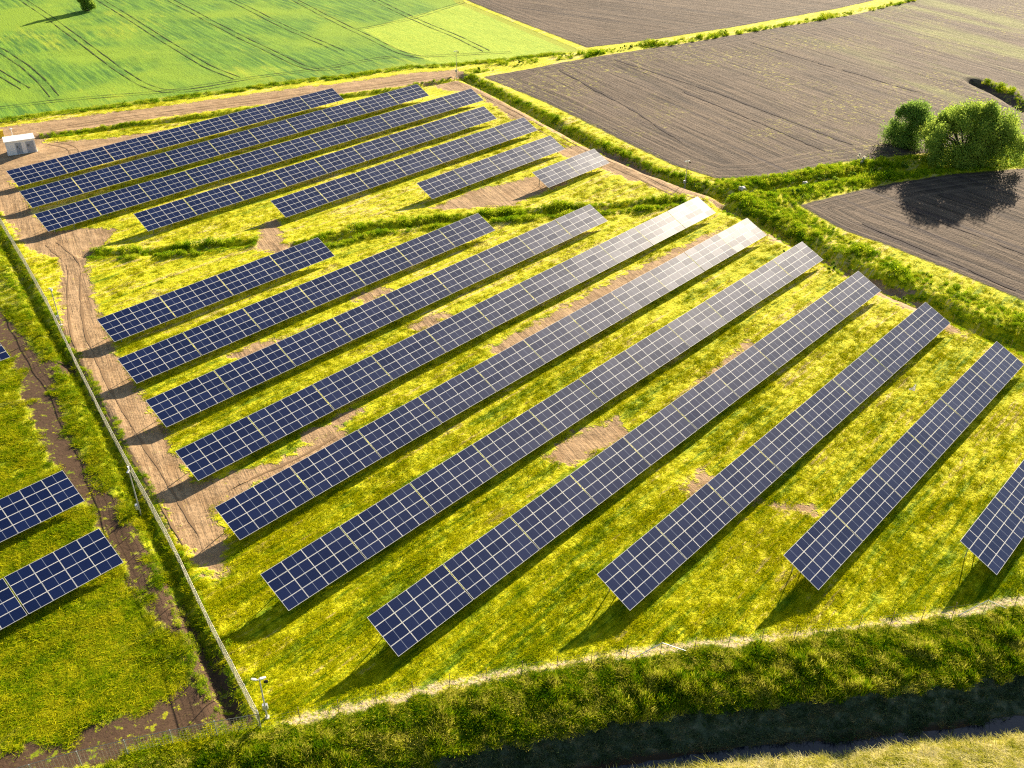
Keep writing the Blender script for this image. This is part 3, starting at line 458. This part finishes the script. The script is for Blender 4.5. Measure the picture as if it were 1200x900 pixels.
# wedge of growth between the two ditches
wedge = [(40, 155), (58, 161), (75, 166), (80, 160), (60, 152), (52, 150)]
P = rand_in(36, 84, 140, 172, 2.2); m_ = (sdf(P, POLY['plC']) < -.5) & (sdf(P, POLY['plA']) < -.5) & (seg_dist(P, LINE['dE'])[0]*seg_dist(P, LINE['dE'])[1] > 1) & (seg_dist(P, LINE['dBr1'])[0] > 1.3); P = P[m_]; PP.append(P); HH.append(.25+.8*vnoise(P, .3, 54))
PP = np.concatenate(PP); HH = np.concatenate(HH); Mk = masks(PP); q = (Mk['plA'] < .3) & (Mk['plC'] < .3) & (Mk['plB'] < .8) | (Mk['crop'] > -9) & (seg_dist(PP, LINE['hedgeTop'])[0] < 2.2) | (seg_dist(PP, LINE['ditchFar'])[0] < 4); PP, HH = PP[q], HH[q]
scatter('ditch_plants', PP, HH, (.8+.5*rng.random(len(PP)))*np.clip(HH, .55, 1.2)*1.1, sh_lush, 'lush green weeds and grass lining the drainage ditches', 'ground cover')
# rim of the crop field
P = rand_in(-140, 60, 150, 250, 2.); P = P[inview(P, 40)]; s_ = sdf(P, POLY['crop']); m_ = (s_ > -.4) & (s_ < 2.2); P = P[m_]
scatter('verge_grass', P, .25+.4*rng.random(len(P)), 1+.5*rng.random(len(P)), sh_lush, 'bright yellow green verge along the edge of the green crop field', 'grass')

# ---------------------------------------------------------------- solar rows
ca, sa = math.cos(AZ), math.sin(AZ); ct, st = math.cos(TILT), math.sin(TILT)
gx_ = Vector((ca, sa, 0)); dn_ = Vector((sa*ct, -ca*ct, -st)); nm_ = gx_.cross(dn_); nm_ = -nm_ if nm_.z < 0 else nm_
SL, HU = 4.26, 2.55                                       # slope length, height of the upper edge
# local frame of a row: x along the row, y up the slope's plan direction, z up; origin on the ground under the upper edge's left end
def panel_mesh(pw, ph):
    b = MB(); t = .035; fr = .025; a, c_ = pw/2, ph/2
    k = len(b.v); b.v += [(-a, -c_, 0), (a, -c_, 0), (a, c_, 0), (-a, c_, 0), (-a, -c_, t), (a, -c_, t), (a, c_, t), (-a, c_, t), (-a+fr, -c_+fr, t), (a-fr, -c_+fr, t), (a-fr, c_-fr, t), (-a+fr, c_-fr, t),
        (-a+fr, -c_+fr, t-.004), (a-fr, -c_+fr, t-.004), (a-fr, c_-fr, t-.004), (-a+fr, c_-fr, t-.004)]
    b.face([3, 2, 1, 0], 0)
    for i in range(4):
        j = (i+1) % 4; b.face([i, j, 4+j, 4+i]); b.face([4+i, 4+j, 8+j, 8+i]); b.face([8+i, 8+j, 12+j, 12+i])
    b.face([12, 13, 14, 15], 1); me = bpy.data.meshes.new('solar_panel'); me.from_pydata(b.v, [], b.f); me.materials.append(M_frame); me.materials.append(M_glass); me.polygons.foreach_set('material_index', b.mi); me.update(); return me
PH = SL/4; PMESH = {}
labels = {
'T1': 'farthest solar row, next to the white cabin and the top dirt track', 'T2': 'second solar row from the top, just in front of the farthest one', 'T3': 'third solar row from the top, starting beside the dirt lane bend',
'T4': 'fourth solar row from the top, its left end set back over yellow grass', 'T5': 'fifth solar row from the top, starting at the narrow dirt crossing', 'T6': 'short solar row of four tables above the bare earth patch', 'T7': 'shortest solar row, two tables alone near the upper right ditch',
'M1': 'short solar row just below the inner ditch at the dirt lane, four tables long', 'M2': 'solar row ending at the inner ditch, below the four table row', 'M3': 'solar row whose right end overlaps the inner ditch near the yellow grass',
'M4': 'long solar row with the brightest sun glare on its upper right end', 'M5': 'long solar row directly below the one with the brightest glare', 'M6': 'long solar row starting below the last dirt patch of the lane',
'M7': 'long solar row whose left end is lowest and closest to the viewer', 'M8': 'solar row between the closest one and the two right hand rows', 'M9': 'solar row whose right end touches the right picture edge', 'M10': 'rightmost solar row, cut off by the right edge of the picture',
'L1': 'corner of a solar row west of the fence, highest on the left edge', 'L2': 'solar row west of the fence, upper of the two large ones', 'L3': 'solar row west of the fence, lowest and largest at left edge'}
total_cols = 0
FRM, PST = {}, {}
def frame_mesh(L):
    key = round(L, 2)
    if key in FRM: return FRM[key]
    b = MB()
    def pt(x, s_, lift=0): return (x, -s_*ct + lift*st*-1, HU - s_*st + lift*ct*1)
    for s_ in (.35, 1.35, 2.4, 3.6): b.bar(pt(.03, s_, -.045), pt(L-.03, s_, -.045), .035, 4)
    for x in (L*.14, L*.5, L*.86): b.bar(pt(x, .15, -.12), pt(x, SL-.15, -.12), .045, 4)
    me = b.build('mounting_frame', M_galv).data; bpy.data.objects.remove(bpy.data.objects['mounting_frame']); FRM[key] = me; return me
def post_mesh(h):
    key = round(h, 1)
    if key in PST: return PST[key]
    b = MB(); b.box((-.05, -.04, -.5), (.05, -.032, h)); b.box((-.05, .032, -.5), (.05, .04, h)); b.box((-.004, -.031, -.5), (.004, .031, h))
    me = b.build('tmp_post', M_galv).data; bpy.data.objects.remove(bpy.data.objects['tmp_post']); me.name = 'support_post'; PST[key] = me; return me
slope_q = Matrix.Rotation(TILT, 4, 'X')
for rk, (x0, y0, L, n) in ROWS.items():
    pitch_c = L/n
    row = bpy.data.objects.new('solar_row', None); C.objects.link(row); row.location = (x0, y0, 0); row.rotation_euler = (0, 0, AZ)
    tag(row, labels[rk], 'solar row', 'rows of ground mounted solar panels'); row.empty_display_size = 1
    nt_ = n//4; rest = n-nt_*4; gap = .10; c0 = 0
    for t in range(nt_):
        k = 4 + (rest if t == nt_-1 else 0); TL = pitch_c*k; pw = (TL-gap)/k-.022
        dz = random.uniform(-.02, .02); dr = random.gauss(0, .006)
        fo = bpy.data.objects.new('table_frame', frame_mesh(TL-gap)); C.objects.link(fo); fo.parent = row; fo.location = (c0+gap/2, 0, dz)
        key = round(pw, 3)
        if key not in PMESH: PMESH[key] = panel_mesh(pw, PH-.016)
        for i in range(k):
            for j in range(4):
                po = bpy.data.objects.new('solar_panel', PMESH[key]); C.objects.link(po); po.parent = fo
                s_ = PH*(j+.5); po.location = ((TL-gap)/k*(i+.5), -s_*ct, HU-s_*st); po.rotation_euler = (TILT+dr+random.gauss(0, .0028), random.gauss(0, .003), 0)
        for x in ((TL-gap)*.14, (TL-gap)*.5, (TL-gap)*.86):
            for s_ in (.75, 3.35):
                wx = x0+ca*(c0+x)+sa*s_*ct; wy = y0+sa*(c0+x)-ca*s_*ct
                h = HU-s_*st-.17
                so_ = bpy.data.objects.new('support_post', post_mesh(h)); C.objects.link(so_); so_.parent = fo; so_.location = (x, -s_*ct, 0)
        c0 += TL

# ---------------------------------------------------------------- cabin
def gz(x, y): return float(height(np.array([[x, y]]))[0])
ax, ay = PT['bldgA']; bx_, by_ = PT['bldgB']; dv = Vector((bx_-ax, by_-ay, 0)); Lb = dv.length; ang = math.atan2(dv.y, dv.x)
cab = bpy.data.objects.new('transformer_cabin', None); C.objects.link(cab); cab.location = (ax, ay, gz(ax, ay)); cab.rotation_euler = (0, 0, ang)
tag(cab, 'small white flat-roofed cabin with grey doors on the bare earth at the far left corner', 'cabin')
W_, D_, H_ = Lb, 2.5, 2.55
b = MB(); b.box((-.08, -.08, -.3), (W_+.08, D_+.08, .08)); b.build('plinth', M_conc, cab)
b = MB(); b.box((0, 0, .08), (W_, D_, H_))
for i in range(1, 6): x = W_*i/6; b.box((x-.02, -.012, .1), (x+.02, -.002, H_-.02))
b.build('wall', M_white, cab)
b = MB(); k = len(b.v); b.v += [(-.15, -.2, H_+.003), (W_+.15, -.2, H_+.003), (W_+.15, D_+.2, H_+.003), (-.15, D_+.2, H_+.003), (-.15, -.2, H_+.16), (W_+.15, -.2, H_+.16), (W_+.15, D_+.2, H_+.30), (-.15, D_+.2, H_+.30)]
for q in ((3, 2, 1, 0), (4, 5, 6, 7), (0, 1, 5, 4), (1, 2, 6, 5), (2, 3, 7, 6), (3, 0, 4, 7)): b.face(list(q))
b.build('roof', M_roof, cab)
for xa, xb in ((.32, .52), (.68, .95)):
    b = MB(); b.box((W_*xa, -.045, .15), (W_*xb, -.013, 2.2)); xm = W_*(xa+xb)/2
    d = b.build('door', M_grey, cab)
    b = MB()
    for i in range(5): b.box((W_*xa+.15, -.06, 1.3+i*.09), (xm-.08, -.046, 1.34+i*.09))
    b.build('louvre', M_dark, d)
    b = MB(); b.box((xm+.03, -.075, 1.0), (xm+.08, -.046, 1.18)); b.build('handle', M_dark, d)
# yellow box and vent pipe by the cabin
x, y = PT['yellow']; z = gz(x, y); b = MB(); b.box((-.55, -.4, .0), (.55, .4, .12)); b.box((-.5, -.35, .12), (.5, .35, 1.25)); b.box((-.56, -.42, 1.25), (.56, .42, 1.38)); o = b.build('skip_box', M_yellow); o.location = (x, y, z); o.rotation_euler = (0, 0, ang)
tag(o, 'small bright yellow lidded box standing behind the white cabin', 'box')
x, y = PT['pipe']; z = gz(x, y); b = MB(); b.bar((0, 0, 0), (0, 0, 1.5), .08, 8); b.bar((0, 0, 1.5), (0, 0, 1.62), .3, 10, .12); b.box((-.3, -.3, -.05), (.3, .3, .1)); o = b.build('vent_pipe', M_white); o.location = (x, y, z); tag(o, 'short white capped pipe behind the roof of the cabin', 'pipe')

# ---------------------------------------------------------------- camera masts
def mast(key, H, ang_, label):
    x, y = PT[key]; r = bpy.data.objects.new('camera_mast', None); C.objects.link(r); r.location = (x, y, gz(x, y)); r.rotation_euler = (0, 0, ang_)
    tag(r, label, 'camera mast', 'surveillance masts around the solar park')
    b = MB(); b.box((-.17, -.17, -.2), (.17, .17, .06)); b.build('base', M_conc, r)
    b = MB(); b.bar((0, 0, .09), (0, 0, H), .075, 8, .05); b.build('pole', M_galv, r)
    b = MB(); b.box((-.22, .06, H*.18), (.18, .3, H*.18+.5)); b.build('junction_box', M_galv, r)
    b = MB(); b.bar((-.42, 0, H-.12), (.30, 0, H-.12), .035, 6); b.build('cross_arm', M_white, r)
    for s_, a in ((-.38, 2.6), (.26, .3)):
        b = MB(); MM = Matrix.Translation((s_, 0, H)) @ Matrix.Rotation(a, 4, 'Z') @ Matrix.Rotation(.3, 4, 'Y') @ Matrix.Scale(.68, 4)
        b.box((-.28, -.09, -.08), (.28, .09, .08), MM); b.box((-.32, -.11, .082), (.34, .11, .10), MM); c_ = b.build('camera_housing', M_white, r)
        b = MB(); b.box((.281, -.07, -.06), (.32, .07, .06), MM); b.build('lens', M_dark, c_)
    b = MB(); b.box((.30, -.16, H-.42), (.62, -.08, H-.16)); b.build('infrared_lamp', M_dark, r)
    return r
mast('pole1', HT['pole1'], .2, 'camera mast at the near fence corner, lowest in the picture')
mast('pole2', HT['pole2'], 1.9, 'camera mast on the left of the long fence above the two western solar rows')
mast('pole3', HT['pole3'], 2.4, 'camera mast between the long fence and the dirt lane')
mast('pole4', HT['pole4'], .5, 'camera mast standing against the green field at the top ditch corner')
mast('pole5', HT['pole5'], .5, 'camera mast beside the ditch in front of the ploughed field')

# ---------------------------------------------------------------- fences
def resample(pts, step):
    pts = np.array(pts, float); seg = np.linalg.norm(np.diff(pts, axis=0), axis=1); s_ = np.r_[0, np.cumsum(seg)]; n = max(1, int(round(s_[-1]/step))); t = np.linspace(0, s_[-1], n+1)
    return np.c_[np.interp(t, s_, pts[:, 0]), np.interp(t, s_, pts[:, 1])]
def fence(pts, H, step, label, name='mesh_fence', mesh=True, mpost=M_galv, top=True, rp=.035, rw=.006, vs=.25, hs=.2, brace=()):
    p_ = resample(pts, step); p_ = p_[inview(p_, 150)]; z = height(p_); r = bpy.data.objects.new(name, None); C.objects.link(r); r.location = (*p_[0], z[0]); tag(r, label, 'fence')
    org = Vector(r.location); Q3 = [Vector((*p_[i], z[i]))-org for i in range(len(p_))]
    b0 = MB(); b0.bar((0, 0, -.4), (0, 0, H+.05), rp, 6); b0.bar((0, 0, H+.051), (0, 0, H+.08), rp*1.3, 6)
    po = b0.build('post', mpost, r); first = True
    for q in Q3:
        o = po if first else po.copy()
        if not first: C.objects.link(o); o.parent = r
        o.location = q; o.rotation_euler = (random.gauss(0, .015), random.gauss(0, .015), 0); first = False
    b = MB()
    for a, c_ in zip(Q3[:-1], Q3[1:]):
        up = Vector((0, 0, 1)); L = (c_-a).length
        if mesh:
            for h in np.arange(.08, H, hs): b.bar(a+up*h, c_+up*h, rw, 3, cap=False)
            for k in range(int(L/vs)): q = a+(c_-a)*((k+.5)*vs/L); b.bar(q+up*.05, q+up*H, rw, 3, cap=False)
        else:
            for h in (H*.35, H*.65, H*.95): b.bar(a+up*h, c_+up*h, rw, 3, cap=False)
    b.build('wire_mesh', M_wire, r)
    if top:
        b = MB()
        for a, c_ in zip(Q3[:-1], Q3[1:]): b.bar(a+Vector((0, 0, H+.02)), c_+Vector((0, 0, H+.02)), top, 5)
        b.build('top_rail', M_wire, r)
    for bi in brace:
        i = int(np.argmin(np.linalg.norm(p_-np.array(bi), axis=1)))
        for j in (-1, 1):
            if 0 <= i+j < len(Q3):
                e = Q3[i]+(Q3[i+j]-Q3[i])*.8; b = MB(); b.bar(Q3[i]+Vector((.03, 0, H-.1)), e, .035, 6); b.build('brace', M_galv, r)
    return r
fence(LINE['fenceW'], 2.0, 2.9, 'long pale mesh fence running down the left beside the dirt lane', top=.032, rw=.008, brace=[PT['braceW']])
fence(LINE['fenceS'], 1.7, 3.3, 'wire fence with grey posts along the bottom left dark soil', top=.03, rw=.010, hs=.28)
fence(LINE['fenceSE'], 1.6, 3.05, 'thin wire fence with brown posts along the pale footpath above the bank', mesh=True, mpost=M_rust, top=.0, rw=.0035, rp=.028, vs=.5, hs=.4, brace=[PT['brace1'], PT['brace2']])
fence(LINE['fenceE'], 1.5, 4.2, 'thin wire fence on the far side below the upper right ditch', mesh=True, mpost=M_rust, top=.0, rw=.003, rp=.025, vs=.8, hs=.4)

# ---------------------------------------------------------------- pale culvert heads, puddle
for key, lab in (('wh1', 'pale concrete pipe head in the ditch near the branching of the ditches'), ('wh2', 'smaller pale concrete pipe head farther along the branch ditch')):
    x, y = PT[key]; s_ = 1.0 if key == 'wh1' else .75; b = MB()
    for i in range(16):
        t0, t1 = 2*math.pi*i/16, 2*math.pi*(i+1)/16; k = len(b.v)
        for yy2 in (-.45*s_, .45*s_):
            for rr in (.30*s_, .42*s_):
                for tt in (t0, t1): b.v.append((rr*math.cos(tt), yy2, .42*s_+rr*math.sin(tt)))
        for q in ((0, 1, 3, 2), (4, 6, 7, 5), (2, 3, 7, 6), (0, 4, 5, 1)): b.face([k+j for j in q])
    b.box((-.6*s_, .46*s_, -.2), (.6*s_, .62*s_, .75*s_))
    r = b.build('culvert_head', M_conc); r.location = (x, y, gz(x, y)+.35); r.rotation_euler = (0, 0, .3); tag(r, lab, 'culvert head')
x, y = PT['puddle']; t = np.linspace(0, 2*math.pi, 25)[:-1]; r_ = (.55+.25*np.sin(3*t+1)+.1*np.sin(5*t)); V = np.c_[x+r_*np.cos(t)*1.2*ca-r_*np.sin(t)*.5*sa, y+r_*np.cos(t)*1.2*sa+r_*np.sin(t)*.5*ca, np.zeros(24)]; V[:, 2] = height(V[:, :2]).max()+.02
mw = np_mesh('puddle', V, np.arange(24)[None, :], wm); tag(mw, kind='structure')

# ---------------------------------------------------------------- trees and shrubs
def tree(name, x, y, H, Rx, Ry, label, cat, nblob, nleaf, size, seed, low=.12, lm_=M_leaf, group=None, trunk=True, fat=1.):
    r = np.random.default_rng(seed); z0 = gz(x, y); root = bpy.data.objects.new(name, None); C.objects.link(root); root.location = (x, y, z0); tag(root, label, cat, group)
    b = MB(); blobs = []
    for i in range(nblob):
        a = r.random()*6.283; u = r.random(); hz = low*H+(H*(.9-low))*u; prof = math.sin(math.pi*min(1, .22+.70*u))**.7; q = math.sqrt(r.random())*prof*(.80+.16*math.sin(3*a+seed)+.1*math.sin(7*a))
        blobs.append((q*math.cos(a)*Rx, q*math.sin(a)*Ry, hz, fat*(.12+.13*r.random())*(Rx+Ry)/2*(1.1-.35*u)))
    Vs, Qs, k = [], [], 0
    for bx2, by2, bz2, br in blobs:
        lx = r.normal()*.18; V, Q = leaves(int(nleaf/nblob), (0, 0, 0), (br, br, br*1.25), size, int(r.integers(1e9)), .15)
        V[:, 0] += V[:, 2]*lx; V += np.array([bx2, by2, bz2]); Vs.append(V); Qs.append(Q+k); k += len(V)
    V = np.concatenate(Vs); V[:, 2] = np.maximum(V[:, 2], .05)
    np_mesh('crown', V, np.concatenate(Qs), lm_, root)
    if trunk:
        b.bar((0, 0, -.3), (0, 0, H*.28), H*.035, 8, H*.026, cap=False)
        for i, (bx2, by2, bz2, br) in enumerate(blobs[:max(5, nblob//3)]):
            s0 = Vector((0, 0, H*(.05+.22*r.random()))); e = Vector((bx2, by2, bz2)); mdp = s0.lerp(e, .5)+Vector((0, 0, H*.04)); b.bar(s0, mdp, H*.016, 6, H*.010, cap=False); b.bar(mdp, e, H*.010, 5, H*.004, cap=False)
        b.build('trunk', M_bark, root)
    return root
x, y = PT['tree1']; tree('willow_tree', x+1, y+3, HT['tree1']*.93, 11.5, 8.5, 'large spreading green tree by the ditch with a wide shadow on the ploughed soil', 'tree', 95, 80000, .30, 3, .06)
tree('bushy_tree', 77.5, 182.5, 8.4, 5.6, 4.6, 'smaller pale green tree at the left of the large spreading tree', 'tree', 44, 34000, .28, 12, .03, M_bushy, fat=1.7)
x, y = PT['tree3']; tree('lone_tree', x, y, 7.5, 2.6, 2.6, 'lone tree in the green crop field at the top left edge', 'tree', 20, 12000, .34, 8, .06, fat=2.0)
for i, (x, y, h) in enumerate(SHR):
    near = 'far hedge strip between the fields' if y > 200 else 'right hand drainage ditch'
    tree('shrub', x, y, h*1.1, h*.95, h*.8, 'low round green shrub growing along the '+near, 'shrub', 5, 700, .2, 100+i, .15, M_shrub, 'shrubs along the '+near, trunk=False)
x, y = PT['blossom']; tree('blossom_shrub', x, y, 2.2, 1.3, 1.1, 'pale cream blossoming shrub at the edge of the ploughed field', 'shrub', 6, 1400, .2, 77, .15, M_bloss)
